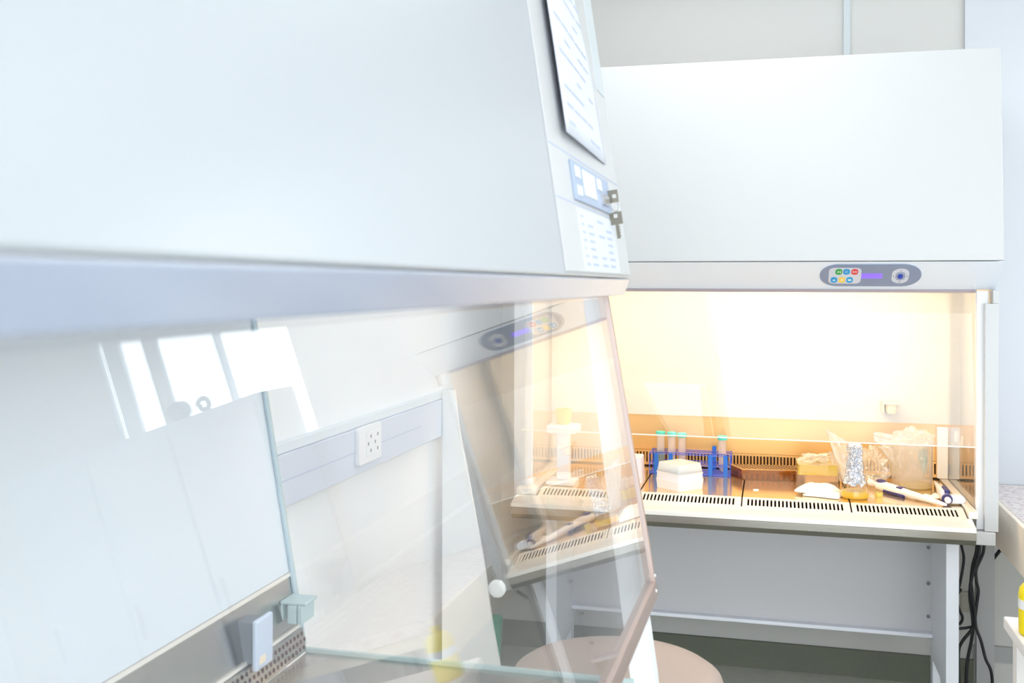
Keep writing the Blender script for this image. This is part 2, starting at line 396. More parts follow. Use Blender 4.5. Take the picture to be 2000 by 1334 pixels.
# control panel on the fascia
FU, FV = Vector((1, 0, 0)), Vector((0, .116, -.0835)).normalized(); FN = Vector((0, FV.z, -FV.y)).normalized()
if FN.z > 0: FN = -FN
FO = Vector((0, 3.247, 1.510))
def fp(x, z): return FU * x + FV * ((1.51 - z) / -FV.z)
def fplate(name, x, z, hw, hh, r, m, n0, n1, parent, **k):
    bm = nb(); plate(bm, FO + fp(x, z), FU, FV, FN, stadium(hw, hh, r), n0, n1); return done(bm, name, m, parent, **k)
cp = fplate('control_panel', .289, 1.4703, .1475, .0555, .055, 'panelgrey', -.001, .003, cab, label='slate grey rounded control panel')
fplate('button_pad', .2155, 1.4705, .0475, .0405, .016, 'pad', .003, .0038, cp)
def button(x, z, m, glyph, lab):
    b = fplate('button', x, z, .0098, .0145, .0097, m, .0038, .0046, cp, label=lab)
    bm = nb(); o = FO + fp(x, z)
    def d(a, c, hw, hh): plate(bm, o + FU * a + FV * c, FU, FV, FN, stadium(hw, hh, min(hw, hh) * .98), .0046, .0049)
    if glyph == 'k': d(-.0035, -.004, .0016, .0016); d(-.0035, .004, .0016, .0016); d(.0, 0, .002, .0016); d(.004, -.004, .0016, .0016); d(.0045, .003, .0018, .0025)
    if glyph == 'dots': [d(a, c, .0008, .0008) for a, c in ((-.003, -.003), (0, -.005), (.003, -.003), (-.001, 0), (.002, .001), (-.003, .003), (.001, .005))]
    if glyph == 'bar': d(0, 0, .0055, .0015); d(-.005, 0, .001, .003); d(.005, 0, .001, .003)
    if glyph == 'drop': d(0, .001, .0035, .004)
    if glyph == 'sun': d(.001, 0, .003, .004)
    if glyph == 'ring': d(0, 0, .0055, .004)
    done(bm, 'symbol', 'glyph', b)
button(.197, 1.483, 'green', 'k', 'green button'); button(.2195, 1.483, 'blue', 'dots', 'upper light blue button with dots'); button(.2435, 1.483, 'red', 'bar', 'red button')
button(.1845, 1.4585, 'blue', 'drop', 'light blue button with a white drop'); button(.2075, 1.4585, 'yellow', 'sun', 'yellow button'); button(.2305, 1.4585, 'blue', 'ring', 'light blue button with a white oval')
fplate('display', .2945, 1.470, .030, .0125, .001, 'led', .003, .0036, cp, label='glowing violet display')
dr = fplate('dial_ring', .3765, 1.470, .0245, .0375, .0243, 'pad', .003, .004, cp, label='pale ring with arrow marks')
fplate('dial_inner', .3765, 1.470, .014, .0215, .0138, 'ring', .004, .0045, dr)
fplate('dial_knob', .3765, 1.470, .0072, .0115, .0071, 'dial', .0045, .006, dr, label='deep blue centre button')
for a, c in ((-.0195, 0), (.0195, 0), (0, -.029), (0, .029), (-.0105, 0), (.0105, 0)):
    bm = nb(); plate(bm, FO + fp(.3765, 1.470) + FU * a + FV * c, FU, FV, FN, [(-.0022, .002), (0, -.003), (.0022, .002)], .0045, .0050)
    done(bm, 'arrow_mark', 'grey', dr)
# stand under the cabinet
for s, xa, xb in ((1, .515, .552), (-1, BX0 + .105, BX0 + .142)):
    bm = nb(); box(bm, xa, xb, 3.345, 3.655, .20, .661); box(bm, xa, xb, 3.345, 3.39, .0, .20); box(bm, xa, xb, 3.61, 3.655, 0, .20)
    prism(bm, [(xa, 3.39, .20), (xa, 3.46, .20), (xa, 3.39, .13)], (xb - xa, 0, 0))
    done(bm, 'stand_leg', 'standw', cab, .002)
bm = nb(); box(bm, BX0 + .142, .515, 3.64, 3.655, .285, .60)
pn = done(bm, 'stand_panel', 'stand', cab)
for ya, za, zb in ((3.60, .600, .625), (3.61, .272, .285)): done(bx(BX0 + .142, .515, ya, 3.655, za, zb), 'panel_flange', 'standw', pn, .002)
for z in (.335, .445, .565):
    bm = nb(); lathe(bm, (.505, 3.64, z), (0, -1, 0), [(0, .006), (.004, .006), (.005, .003)], 10)
    done(bm, 'bolt', 'casew', pn)

# cream hook on the chamber wall
hk = nb(); box(hk, .372, .430, 3.775, 3.828, 1.022, 1.030); box(hk, .374, .382, 3.80, 3.828, .990, 1.022)
lathe(hk, (.405, 3.80, 1.024), (0, 0, -1), [(0, .020), (.02, .018), (.035, .014), (.036, .006)], 20)
done(hk, 'gas_tap', 'cream', cab, .001, label='cream tap on the chamber wall')

# ------------------------------------------------------------------ things in the lit chamber
Z = .760
# tube rack: turned slightly about its corner
def rack():
    x0, x1, y0, y1 = -.428, -.143, 3.680, 3.790
    t = thing('tube_rack', 'blue wire rack holding capped centrifuge tubes, behind the white box', 'tube rack', ((x0 + x1) / 2, 3.735, Z))
    done(bx(x0, x1, y0, y1, Z, Z + .006), 'base_plate', 'rackblue', t, .002)
    for z, nm in ((Z + .072, 'top_grid'), (Z + .034, 'middle_grid')):
        bm = nb(); r = .0016
        for k in range(4):
            y = y0 + (y1 - y0) * k / 3; tube(bm, [(x0, y, z), (x1, y, z)], r, 6, False)
        for k in range(9):
            x = x0 + (x1 - x0) * k / 8; tube(bm, [(x, y0, z), (x, y1, z)], r, 6, False)
        done(bm, nm, 'rackblue', t)
    for x in (x0, x1):
        for y in (y0, y1):
            bm = nb(); tube(bm, [(x, y, Z), (x, y, Z + .075)], .002, 6, False); done(bm, 'corner_post', 'rackblue', t)
    for x in (-.404, -.352, -.213, -.160):
        bm = nb(); plate(bm, (x, y0 - .002, Z + .038), (1, 0, 0), (0, 0, 1), (0, 1, 0), stadium(.0075, .038, .005), -.002, .0); done(bm, 'front_strut', 'rackplate', t)
    bm = nb(); plate(bm, (-.205, y1 + .003, Z + .045), (1, 0, 0), (0, 0, 1), (0, 1, 0), stadium(.0075, .045, .003), -.002, .0); done(bm, 'rear_strut', 'rackplate', t)
rack()
def ctube(x, y, top, label, fill=False):
    t = thing('centrifuge_tube', label, 'tube', (x, y, Z + .006), 'teal capped centrifuge tubes')
    h = top - Z; b = nb(); r = .0138
    lathe(b, (x, y, Z + .008), (0, 0, 1), [(0, .003), (.014, r - .001), (.016, r), (h - .02, r)], 24); done(b, 'tube_body', 'tube', t, smooth=True)
    b = nb(); lathe(b, (x, y, top - .0145), (0, 0, 1), [(0, .0165), (.001, .0172), (.0135, .0172), (.0145, .0162)], 28); done(b, 'cap', 'teal', t, smooth=True)
    if fill:
        b = nb(); lathe(b, (x, y, Z + .010), (0, 0, 1), [(0, .002), (.013, r - .002), (.064, r - .0016)], 20); done(b, 'liquid', 'tealfill', t, smooth=True)
ctube(-.394, 3.735, .905, 'teal capped tube, leftmost of the three together in the blue rack', True)
ctube(-.354, 3.735, .9035, 'teal capped clear tube, middle of the three together in the blue rack')
ctube(-.317, 3.733, .902, 'teal capped clear tube, rightmost of the three together in the blue rack')
ctube(-.1735, 3.735, .897, 'teal capped clear tube standing alone at the right end of the blue rack')

# white box with a milky lid, corner towards the viewer
def quad_prism(bm, c, hw, hd, ang, z0, z1, ins0=0, ins1=0, r=.008):
    u = Vector((math.cos(ang), math.sin(ang), 0)); v = Vector((-math.sin(ang), math.cos(ang), 0))
    lo = stadium(hw - ins0, hd - ins0, r, 5); hi = stadium(hw - ins1, hd - ins1, r, 5)
    a = [bm.verts.new(Vector(c) + u * p + v * q + Vector((0, 0, z0))) for p, q in lo]; b = [bm.verts.new(Vector(c) + u * p + v * q + Vector((0, 0, z1))) for p, q in hi]
    n = len(a); bm.faces.new(a[::-1]); bm.faces.new(b)
    for i in range(n): bm.faces.new((a[i], a[(i + 1) % n], b[(i + 1) % n], b[i]))
WBC = (-.300, 3.448, 0); WBA = R(-41)
t = thing('sample_box', 'white square plastic box with a milky lid, standing before the blue rack', 'box', (WBC[0], WBC[1], Z))
b = nb(); quad_prism(b, WBC, .058, .058, WBA, Z, Z + .030, .003, .0005); done(b, 'box_body', 'boxw', t, smooth=True)
b = nb(); quad_prism(b, WBC, .0565, .0565, WBA, Z + .030, Z + .054, .0, .0015); done(b, 'box_rim', 'boxw', t, smooth=True)
b = nb(); quad_prism(b, WBC, .060, .060, WBA, Z + .052, Z + .055, .0025, .004); quad_prism(b, WBC, .056, .056, WBA, Z + .055, Z + .085, .0005, .0055); done(b, 'lid', 'lid', t, smooth=True, label='milky see-through lid')
b = nb(); quad_prism((b), WBC, .045, .045, WBA, Z + .0555, Z + .072, 0, 0); done(b, 'insert', 'bluefill', t, label='pale blue insert seen through the lid')

# amber low rack with holes
AA = R(11)
def amber():
    o = Vector((-.102, 3.632, Z)); u = Vector((math.cos(R(7)), math.sin(R(7)), 0)); v = Vector((-.43, .90, 0)).normalized(); n = Vector((0, 0, 1))
    t = thing('tube_block', 'low amber see-through block with rows of holes, right of the blue rack', 'tube rack', o)
    L, D, H = .222, .098, .037
    b = nb(); obox(b, o, u, v, n, 0, L, 0, .003, 0, H); obox(b, o, u, v, n, 0, L, D - .003, D, 0, H)
    obox(b, o, u, v, n, 0, .003, 0, D, 0, H); obox(b, o, u, v, n, L - .003, L, 0, D, 0, H)
    done(b, 'side_wall', 'amber', t)
    b = nb(); obox(b, o, u, v, n, -.001, L + .001, -.001, D + .001, H, H + .003); tp = done(b, 'hole_plate', 'amberplate', t)
    b = nb()
    for i in range(12):
        for j in range(4):
            plate(b, o + u * (.012 + i * .018) + v * (.013 + j * .024), u, v, n, stadium(.0062, .0078, .0061, 4), H + .003, H + .0040)
    done(b, 'hole', 'amberdark', tp, label='rows of small round holes')
    b = nb(); obox(b, o, u, v, n, .003, L - .003, .004, .010, H - .012, H - .001); done(b, 'inner_band', 'ytop', t, label='bright yellow band seen inside the front')
    b = nb()
    for i in range(12): obox(b, o, u, v, n, .008 + i * .018, .013 + i * .018, .004, .012, .004, H - .013)
    done(b, 'rib_row', 'amberplate', t)
    b = nb(); obox(b, o, u, v, n, -.0008, 0, .03, .07, .012, .024); done(b, 'handle_slot', 'amberdark', t)
    b = nb(); obox(b, o, u, v, n, .002, L - .002, .002, D - .002, 0, .003); done(b, 'floor_plate', 'amber', t)
amber()

# yellow topped clear box with crumpled film on it
t = thing('tip_box', 'clear box with a yellow upper tray, behind the folded gauze', 'box', (.146, 3.62, Z))
A = R(3)
b = nb(); quad_prism(b, (.146, 3.625, 0), .0665, .052, A, Z, Z + .040, .0, .0, .006); done(b, 'lower_box', 'ybase', t, smooth=True)
b = nb(); quad_prism(b, (.146, 3.625, 0), .064, .050, A, Z + .040, Z + .074, .0, .001, .006); done(b, 'upper_tray', 'ytop', t, smooth=True)
b = nb(); quad_prism(b, (.146, 3.625, 0), .066, .052, A, Z + .074, Z + .078, .0, .0, .006); done(b, 'rim', 'ybase', t, smooth=True)
b = nb(); quad_prism(b, (.148, 3.620, 0), .042, .035, A, Z + .004, Z + .026, .0, .006, .006); done(b, 'contents', 'brownbit', t, label='amber bits inside')

def crumple(name, m, c, rad, amp, freq, seed, parent=None, squash=None, seg=5, holes=False, flat=None):
    bm = nb(); bmesh.ops.create_icosphere(bm, subdivisions=seg, radius=1)
    off = Vector((seed * 3.1, seed * 1.7, seed * .9))
    for v in bm.verts:
        d = v.co.normalized()
        k = 1 + amp * (noise.noise(d * freq + off) + .5 * noise.noise(d * freq * 2.3 + off) - .6 * abs(noise.noise(d * freq * 1.4 - off)))
        v.co = Vector((c[0] + d.x * rad[0] * k, c[1] + d.y * rad[1] * k, c[2] + d.z * rad[2] * k))
        if flat is not None and v.co.z < flat: v.co.z = flat + (v.co.z - flat) * .02
    return done(bm, name, m, parent, smooth=True, autos=28)
o = crumple('plastic_wrap', 'film2', (.140, 3.622, Z + .090), (.047, .035, .014), .8, 2.2, 3, flat=Z + .0785); tag(o, 'small crumple of clear film lying on the yellow topped box', 'plastic wrap')
# folded gauze
def gauze():
    t = thing('gauze_pad', 'folded white gauze pad in front of the yellow topped box', 'gauze', (.148, 3.44, Z))
    for nm, cx, cy, hw, hd, a, z, th, sd in (('top_fold', .145, 3.458, .060, .048, R(-24), Z + .020, .016, 1), ('lower_fold', .160, 3.436, .055, .040, R(-16), Z + .0015, .014, 5)):
        bm = nb(); n = 22; top = []; bot = []
        u = Vector((math.cos(a), math.sin(a), 0)); v = Vector((-math.sin(a), math.cos(a), 0))
        for i in range(n + 1):
            ra, rb = [], []
            for j in range(n + 1):
                p, q = 2 * i / n - 1, 2 * j / n - 1
                e = (1 - abs(p) ** 4) * (1 - abs(q) ** 4)
                w = noise.noise(Vector((p * 1.6 + sd, q * 1.6, sd)))
                k = 1 + .10 * noise.noise(Vector((p * 2, q * 2, sd + 4)))
                P = Vector((cx, cy, z)) + u * (p * hw * k) + v * (q * hd * k)
                zz = th * (e * (.8 + .9 * max(-.6, w))) - .012 * (max(abs(p), abs(q)) ** 3) * (1 if nm == 'top_fold' else 0)
                ra.append(bm.verts.new(P + Vector((0, 0, max(zz, -.018) + .003)))); rb.append(bm.verts.new(P + Vector((0, 0, max(min(zz, 0), -.018)))))
            top.append(ra); bot.append(rb)
        for i in range(n):
            for j in range(n):
                bm.faces.new((top[i][j], top[i + 1][j], top[i + 1][j + 1], top[i][j + 1])); bm.faces.new((bot[i][j], bot[i][j + 1], bot[i + 1][j + 1], bot[i + 1][j]))
        for i in range(n):
            for g in ((0, i, 0, i + 1), (n, i, n, i + 1), (i, 0, i + 1, 0), (i, n, i + 1, n)):
                bm.faces.new((top[g[0]][g[1]], top[g[2]][g[3]], bot[g[2]][g[3]], bot[g[0]][g[1]]))
        done(bm, nm, 'tissue', t, smooth=True, autos=60)
gauze()

# flask with foil
fx, fy = .255, 3.425
t = thing('conical_flask', 'conical glass flask with yellow broth and a crumpled foil cap', 'flask', (fx, fy, Z))
b = nb(); pr = [(0, .036), (.003, .0415), (.008, .0435), (.016, .0425), (.030, .0385), (.060, .0285), (.085, .0205), (.100, .0165), (.135, .016)]
lathe(b, (fx, fy, Z + .0005), (0, 0, 1), pr, 40); done(b, 'glass_body', 'flask', t, smooth=True)
b = nb(); lathe(b, (fx, fy, Z + .0015), (0, 0, 1), [(0, .035), (.003, .0405), (.008, .0424), (.016, .0415), (.022, .0395)], 40); done(b, 'broth', 'broth', t, smooth=True)
bm = nb(); seg = 72; prof = [(.045, .0335), (.052, .0315), (.060, .0300), (.070, .0275), (.085, .0255), (.100, .0245), (.115, .0235), (.126, .0225), (.134, .0215), (.142, .0235), (.152, .0245), (.162, .0235), (.170, .0205), (.175, .014), (.177, .004)]
pr2 = []
for i in range(len(prof) - 1):
    for k in range(4):
        s = k / 4; pr2.append((prof[i][0] * (1 - s) + prof[i + 1][0] * s, prof[i][1] * (1 - s) + prof[i + 1][1] * s))
pr2.append(prof[-1]); rings = []
for i, (zz, r) in enumerate(pr2):
    ring = []
    for k in range(seg):
        a = 2 * PI * k / seg
        q = Vector((math.cos(a) * 2.6, math.sin(a) * 2.6, zz * 120))
        rr = r * (1 + .08 * noise.noise(q) + .14 * noise.noise(q * 2.7) + .05 * math.sin(a * 11 + noise.noise(Vector((0, 0, zz * 60))) * 5))
        low = .016 * noise.noise(Vector((math.cos(a) * 1.8, math.sin(a) * 1.8, 7))) if i == 0 else 0
        ring.append(bm.verts.new((fx + rr * math.cos(a), fy + rr * math.sin(a), Z + zz + low)))
    rings.append(ring)
for a, c_ in zip(rings, rings[1:]):
    for k in range(seg): bm.faces.new((a[k], a[(k + 1) % seg], c_[(k + 1) % seg], c_[k]))
bm.faces.new(rings[-1])
done(bm, 'foil_cap', 'foil', t, label='crumpled aluminium foil cap')

# crumpled bag behind the flask: fan of creased film
def film_sheet(name, m, base, axis_u, axis_v, pts, amp, seed, parent=None, n=26, thick=.0006):
    """creased sheet inside outline given as (u, v) quad corners, with folds"""
    bm = nb(); g = []; base = Vector(base); U_, V_ = Vector(axis_u), Vector(axis_v); N_ = U_.cross(V_).normalized()
    for i in range(n + 1):
        row = []
        for j in range(n + 1):
            s, q = i / n, j / n
            a = Vector(pts[0]) * (1 - s) * (1 - q) + Vector(pts[1]) * s * (1 - q) + Vector(pts[2]) * s * q + Vector(pts[3]) * (1 - s) * q
            w = amp * (noise.noise(Vector((s * 3 + seed, q * 3, seed))) + .6 * abs(noise.noise(Vector((s * 7, q * 5 + seed, 2)))) + .5 * math.sin(s * 16 + 3 * noise.noise(Vector((q * 3, seed, 0)))) * (.3 + q))
            e = .10 * noise.noise(Vector((s * 4, q * 4, seed + 9)))
            row.append(bm.verts.new(base + U_ * (a.x * (1 + e)) + V_ * (a.y * (1 + e)) + N_ * w))
        g.append(row)
    for i in range(n):
        for j in range(n): bm.faces.new((g[i][j], g[i + 1][j], g[i + 1][j + 1], g[i][j + 1]))
    o = done(bm, name, m, parent, smooth=True, autos=40)
    s_ = o.modifiers.new('solid', 'SOLIDIFY'); s_.thickness = thick
    return o
t = thing('plastic_bag', 'crumpled clear plastic bag fanned out behind the foil capped flask', 'plastic bag', (.29, 3.63, Z))
film_sheet('bag_fan', 'film2', (.262, 3.60, Z + .045), (1, 0, 0), (0, .1, 1), [(-.03, -.03, 0), (.03, -.035, 0), (.012, .085, 0), (-.088, .150, 0)], .010, 2, t)
film_sheet('bag_fan', 'film2', (.262, 3.625, Z + .03), (1, 0, 0), (0, .05, 1), [(-.05, -.015, 0), (.0, -.02, 0), (-.01, .09, 0), (-.080, .085, 0)], .010, 6, t)
crumple('bag_body', 'film', (.320, 3.665, Z + .058), (.058, .045, .060), .75, 2.0, 4, t, flat=Z + .001)

# beaker with a bag stuffed in and draped over the rim
bx_, by_ = .455, 3.66
t = thing('beaker', 'large clear beaker beside the corner post, stuffed with a wrinkled bag', 'beaker', (bx_, by_, Z))
b = nb(); lathe(b, (bx_, by_, Z), (0, 0, 1), [(0, .058), (.004, .064), (.010, .0655), (.150, .0675), (.153, .070), (.153, .0665), (.150, .0655), (.012, .0635), (.006, .060)], 48, cap=False)
lathe(b, (bx_, by_, Z), (0, 0, 1), [(0, .0001), (0.0005, .06)], 48, cap=False)
done(b, 'beaker_wall', 'beaker', t, smooth=True)
b = nb(); lathe(b, (bx_ + .012, by_, Z + .004), (0, 0, 1), [(0, .05), (.010, .048), (.016, .03)], 24); done(b, 'residue', 'ytop', t, smooth=True, label='yellowish residue at the bottom')
t = thing('plastic_bag', 'wrinkled clear bag stuffed into the beaker, bulging over its rim', 'plastic bag', (bx_, by_, Z + .03))
crumple('bag_body', 'film', (bx_ - .004, by_, Z + .098), (.060, .056, .082), .42, 2.4, 9, t)
crumple('bag_bulge', 'film', (bx_ + .004, by_, Z + .158), (.062, .052, .038), .5, 2.0, 12, t)
film_sheet('bag_flap', 'film2', (bx_ - .055, by_ - .012, Z + .13), (1, 0, 0), (0, .0, 1), [(-.065, .022, 0), (.02, -.035, 0), (.05, .045, 0), (-.070, .052, 0)], .009, 3, t)
film_sheet('bag_flap', 'film2', (bx_ - .062, by_ - .02, Z + .075), (1, 0, 0), (0, .0, 1), [(-.012, .02, 0), (.02, -.02, 0), (.03, .06, 0), (-.055, .065, 0)], .009, 8, t)
b = nb(); lathe(b, (bx_ + .034, by_ - .01, Z + .04), (.0, 0, 1), [(0, .003), (.03, .014), (.055, .024), (.075, .026), (.088, .015)], 18, sx=1, sy=.5)
for v in b.verts: v.co += Vector((noise.noise(v.co * 40), noise.noise(v.co * 40 + Vector((5, 0, 0))), noise.noise(v.co * 40 + Vector((0, 5, 0))))) * .008
o = done(b, 'tissue_paper', 'bluetissue', smooth=True); tag(o, 'pale blue tissue inside the beaker', 'tissue')

# pipettes
def pipette_a():
    a = Vector((.318, 3.600, Z + .020)); e = Vector((.512, 3.340, Z + .0105)); d = (e - a); L = d.length; d.normalize()
    t = thing('pipette', 'white and navy pipette lying tip forward across the steel surface', 'pipette', a)
    b = nb(); lathe(b, a, d, [(.03, .008), (.036, .0145), (.06, .0165), (.12, .0155), (.145, .0135), (.18, .012), (.25, .0095), (.30, .007)], 24, sy=1.0); done(b, 'body', 'pipw', t, smooth=True)
    b = nb(); lathe(b, a, d, [(.30, .0072), (.302, .0062), (L, .0045), (L + .004, .003)], 16); done(b, 'tip_cone', 'pipw', t, smooth=True)
    b = nb(); lathe(b, a, d, [(-.006, .009), (-.004, .0105), (.012, .0105), (.014, .006), (.032, .006)], 20); done(b, 'plunger', 'pipw', t, smooth=True)
    d_, u, v = frame_of(d); up = Vector((0, 0, 1)); side = d.cross(up).normalized()
    b = nb(); bmesh.ops.create_uvsphere(b, u_segments=20, v_segments=12, radius=1)
    for q in b.verts: q.co = a + d * (.052 + q.co.x * .022) + side * (q.co.y * .012) + up * (.013 + q.co.z * .008)
    done(b, 'thumb_cap', 'navy', t, smooth=True, label='navy thumb cap')
    b = nb(); obox(b, a + side * .0, d, side, up, .075, .165, .006, .0165, -.0155, -.006); done(b, 'grip_strip', 'navy', t, .002, label='navy grip strip')
    b = nb(); obox(b, a, d, side, up, .128, .150, -.011, .011, .0095, .0145); done(b, 'collar', 'navy', t, .002)
    return t
pipette_a()
def pipette_b():
    c = Vector((.524, 3.372, Z + .0175)); d = Vector((.02, 1, 0)).normalized(); side = Vector((1, 0, 0)); up = Vector((0, 0, 1))
    t = thing('pipette', 'white and navy pipette in the right corner, round plunger towards the viewer', 'pipette', c)
    b = nb(); lathe(b, c, d, [(-.004, .006), (-.002, .0095), (.010, .0095), (.012, .007), (.02, .007)], 28); k = done(b, 'plunger', 'pipw', t, smooth=True)
    b = nb(); lathe(b, c, d, [(-.0042, .0), (-.0045, .0045), (-.0055, .004)], 20); done(b, 'plunger_button', 'fascia', k, smooth=True)
    b = nb(); lathe(b, c, d, [(.012, .0145), (.014, .0158), (.024, .0158), (.026, .0145)], 28); done(b, 'collar', 'navy', t, smooth=True, label='navy collar')
    b = nb(); lathe(b, c, d, [(.026, .0155), (.06, .0165), (.12, .015), (.16, .012), (.22, .008), (.30, .005)], 24); done(b, 'body', 'pipw', t, smooth=True)
    b = nb(); plate(b, c + Vector((.030, .02, -.001)), side, up, d, stadium(.024, .0125, .012), 0, .035); done(b, 'side_housing', 'fascia', t, .002)
    b = nb(); obox(b, c, side, d, up, -.006, .010, .03, .10, .012, .026); done(b, 'finger_hook', 'navy', t, .003, label='navy finger hook')
    b = nb(); obox(b, c, side, d, up, -.018, -.004, .03, .09, .006, .024); done(b, 'hook_body', 'pipw', t, .005)
pipette_b()
o = film_sheet('tissue_paper', 'tissue', (.475, 3.47, Z + .008), (1, .1, 0), (-.1, 1, 0), [(-.04, -.02, 0), (.04, -.03, 0), (.045, .035, 0), (-.03, .03, 0)], .0045, 5, n=18); tag(o, 'small crumpled white tissue between the beaker and the corner pipette', 'tissue')
o = done(nb(), 'x', 'white'); bpy.data.objects.remove(o)
b = nb(); quad_prism(b, (-.492, 3.53, 0), .062, .05, R(0), Z, Z + .086, .0, .004, .014)
o = done(b, 'storage_box', 'glovew', smooth=True); tag(o, 'pale rounded plastic box half hidden behind the bronze sash frame', 'box')
b = nb(); quad_prism(b, (.331, 3.455, 0), .010, .010, R(10), Z, Z + .016, 0, 0, .002)
o = done(b, 'sticky_note_pad', 'ytop'); tag(o, 'small yellow block lying beside the pipette and flask', 'note pad')
b = nb(); quad_prism(b, (-.052, 3.47, 0), .009, .012, R(0), Z, Z + .0015, 0, 0, .003)
o = done(b, 'paper_scrap', 'glyph'); tag(o, 'tiny white scrap lying before the amber block', 'scrap')

# white stand with a yellow cup at the left end of the chamber
t = thing('instrument_stand', 'white stand with a flat head at the left end of the lit chamber', 'stand', (-.69, 3.42, Z))
done(bx(-.742, -.638, 3.375, 3.465, .935, .962), 'head', 'boxw', t, .006)
done(bx(-.712, -.668, 3.40, 3.44, Z + .014, .935), 'column', 'boxw', t, .006)
done(bx(-.742, -.645, 3.37, 3.47, Z + .0005, Z + .014), 'foot', 'boxw', t, .004)
t = thing('cup', 'small yellow cup on the head of the white stand', 'cup', (-.69, 3.42, .9625))
b = nb(); lathe(b, (-.69, 3.42, .9625), (0, 0, 1), [(0, .020), (.03, .027), (.052, .029), (.052, .027), (.03, .025), (.004, .018)], 28); done(b, 'cup_body', 'yellow', t, smooth=True)

# ------------------------------------------------------------------ cabinet along the left wall (seen obliquely, close)
A1 = 1.862; A0 = -.10
aca = thing('safety_cabinet', 'large white safety cabinet close on the left, with a leaning glass sash and keys', 'lab cabinet', (-.65, .9, 0))
ta = math.atan((.33 - .253) / (1.965 - 1.45))
def ap(s, off=0): return (-.253 - math.sin(ta) * s + math.cos(ta) * off, 1.4505 + math.cos(ta) * s + math.sin(ta) * off)
xt, zt = ap(.70)
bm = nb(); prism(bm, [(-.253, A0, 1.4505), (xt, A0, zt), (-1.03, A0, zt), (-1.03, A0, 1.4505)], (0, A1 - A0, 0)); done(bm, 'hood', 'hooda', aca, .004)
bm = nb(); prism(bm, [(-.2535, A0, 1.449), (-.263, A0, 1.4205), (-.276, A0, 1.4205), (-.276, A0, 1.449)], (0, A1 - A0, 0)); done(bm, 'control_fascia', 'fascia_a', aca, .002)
bm = nb(); box(bm, -1.02, -.60, A0 + .01, A1 - .01, 1.40, 1.449); done(bm, 'chamber_ceiling', 'whitem', aca)
done(bx(-.60, -.31, .02, 1.74, 1.440, 1.448), 'fill_panel', 'fill_cool', aca)  # added glowing panel, brightens the inside of this cabinet
AU = Vector((0, 1, 0)); AV = Vector((-math.sin(ta), 0, math.cos(ta))); AN = Vector((math.cos(ta), 0, math.sin(ta))); AO = Vector((-.253, 0, 1.4505))
def abx(name, y0, y1, s0, s1, m, n0, n1, parent, bevel=0, **k):
    bm = nb(); obox(bm, AO, AU, AV, AN, y0, y1, s0, s1, n0, n1); return done(bm, name, m, parent, bevel, **k)
cov = abx('end_cover', 1.265, 1.860, .006, .70, 'hoodw', .0, .002, aca, .001)
abx('seam', 1.266, 1.8605, .1715, .1735, 'ink', .002, .0024, cov); abx('seam', 1.266, 1.8605, .1015, .1035, 'ink', .002, .0024, cov)
abx('upper_strip', 1.775, 1.859, .335, .70, 'trim', .002, .003, cov, label='pale grey strip beside the sheet of paper')
ctl = abx('control_panel', 1.393, 1.715, .108, .165, 'ctrl', .002, .006, aca, .001, label='blue grey control panel')
abx('display', 1.468, 1.570, .120, .158, 'screen', .006, .007, ctl)
abx('button', 1.410, 1.445, .142, .158, 'fascia', .006, .007, ctl); abx('button', 1.410, 1.445, .116, .130, 'fascia', .006, .007, ctl)
abx('button', 1.595, 1.635, .140, .158, 'fascia', .006, .007, ctl); abx('lock_plate', 1.610, 1.68, .118, .134, 'chrome', .006, .010, ctl)
stk = abx('instruction_sticker', 1.403, 1.735, .008, .098, 'paper', .002, .0026, aca)
bm = nb()
for i in range(7):
    for a, bq in ((1.42, 1.45), (1.47, 1.52), (1.56, 1.62), (1.64, 1.70)):
        if random.random() < .75: obox(bm, AO, AU, AV, AN, a, bq - random.random() * .02, .016 + i * .0115, .020 + i * .0115, .0026, .0030)
done(bm, 'printed_text', 'ink', stk)
# sheet of paper taped on the cover (thin box bent a little off the surface)
bm = nb(); n = 14; rows = []
for i in range(n + 1):
    s = i / n; row = []
    for j in range(n + 1):
        q = j / n
        y = 1.352 + .388 * q; sv = .196 + .37 * s
        off = .003 + .009 * (1 - q) ** 2 * (1 - s) ** .6 + .003 * math.sin(q * 3 + s * 2)
        row.append(bm.verts.new(AO + AU * y + AV * sv + AN * off))
    rows.append(row)
for i in range(n):
    for j in range(n): bm.faces.new((rows[i][j], rows[i + 1][j], rows[i + 1][j + 1], rows[i][j + 1]))
pp = done(bm, 'paper_sheet', 'paper', smooth=True); s_ = pp.modifiers.new('solid', 'SOLIDIFY'); s_.thickness = .0008
tag(pp, 'white sheet of notes taped above the control panel of the left cabinet', 'paper')
bm = nb()
for i in range(13):
    s = .05 + i * .07; sv = .196 + .37 * s
    if sv > .55: break
    for j in range(5):
        q0, q1 = .10 + j * .16, .10 + j * .16 + .12 + .03 * random.random()
        if random.random() < .25: continue
        P = []
        for q in (q0, q1):
            off = .003 + .009 * (1 - q) ** 2 * (1 - s) ** .6 + .003 * math.sin(q * 3 + s * 2) + .0012
            P.append(AO + AU * (1.352 + .388 * q) + AV * sv + AN * off)
        a, c_ = P; vv = [bm.verts.new(a), bm.verts.new(c_), bm.verts.new(c_ + AV * .004), bm.verts.new(a + AV * .004)]; bm.faces.new(vv)
done(bm, 'handwriting', 'ink', pp)
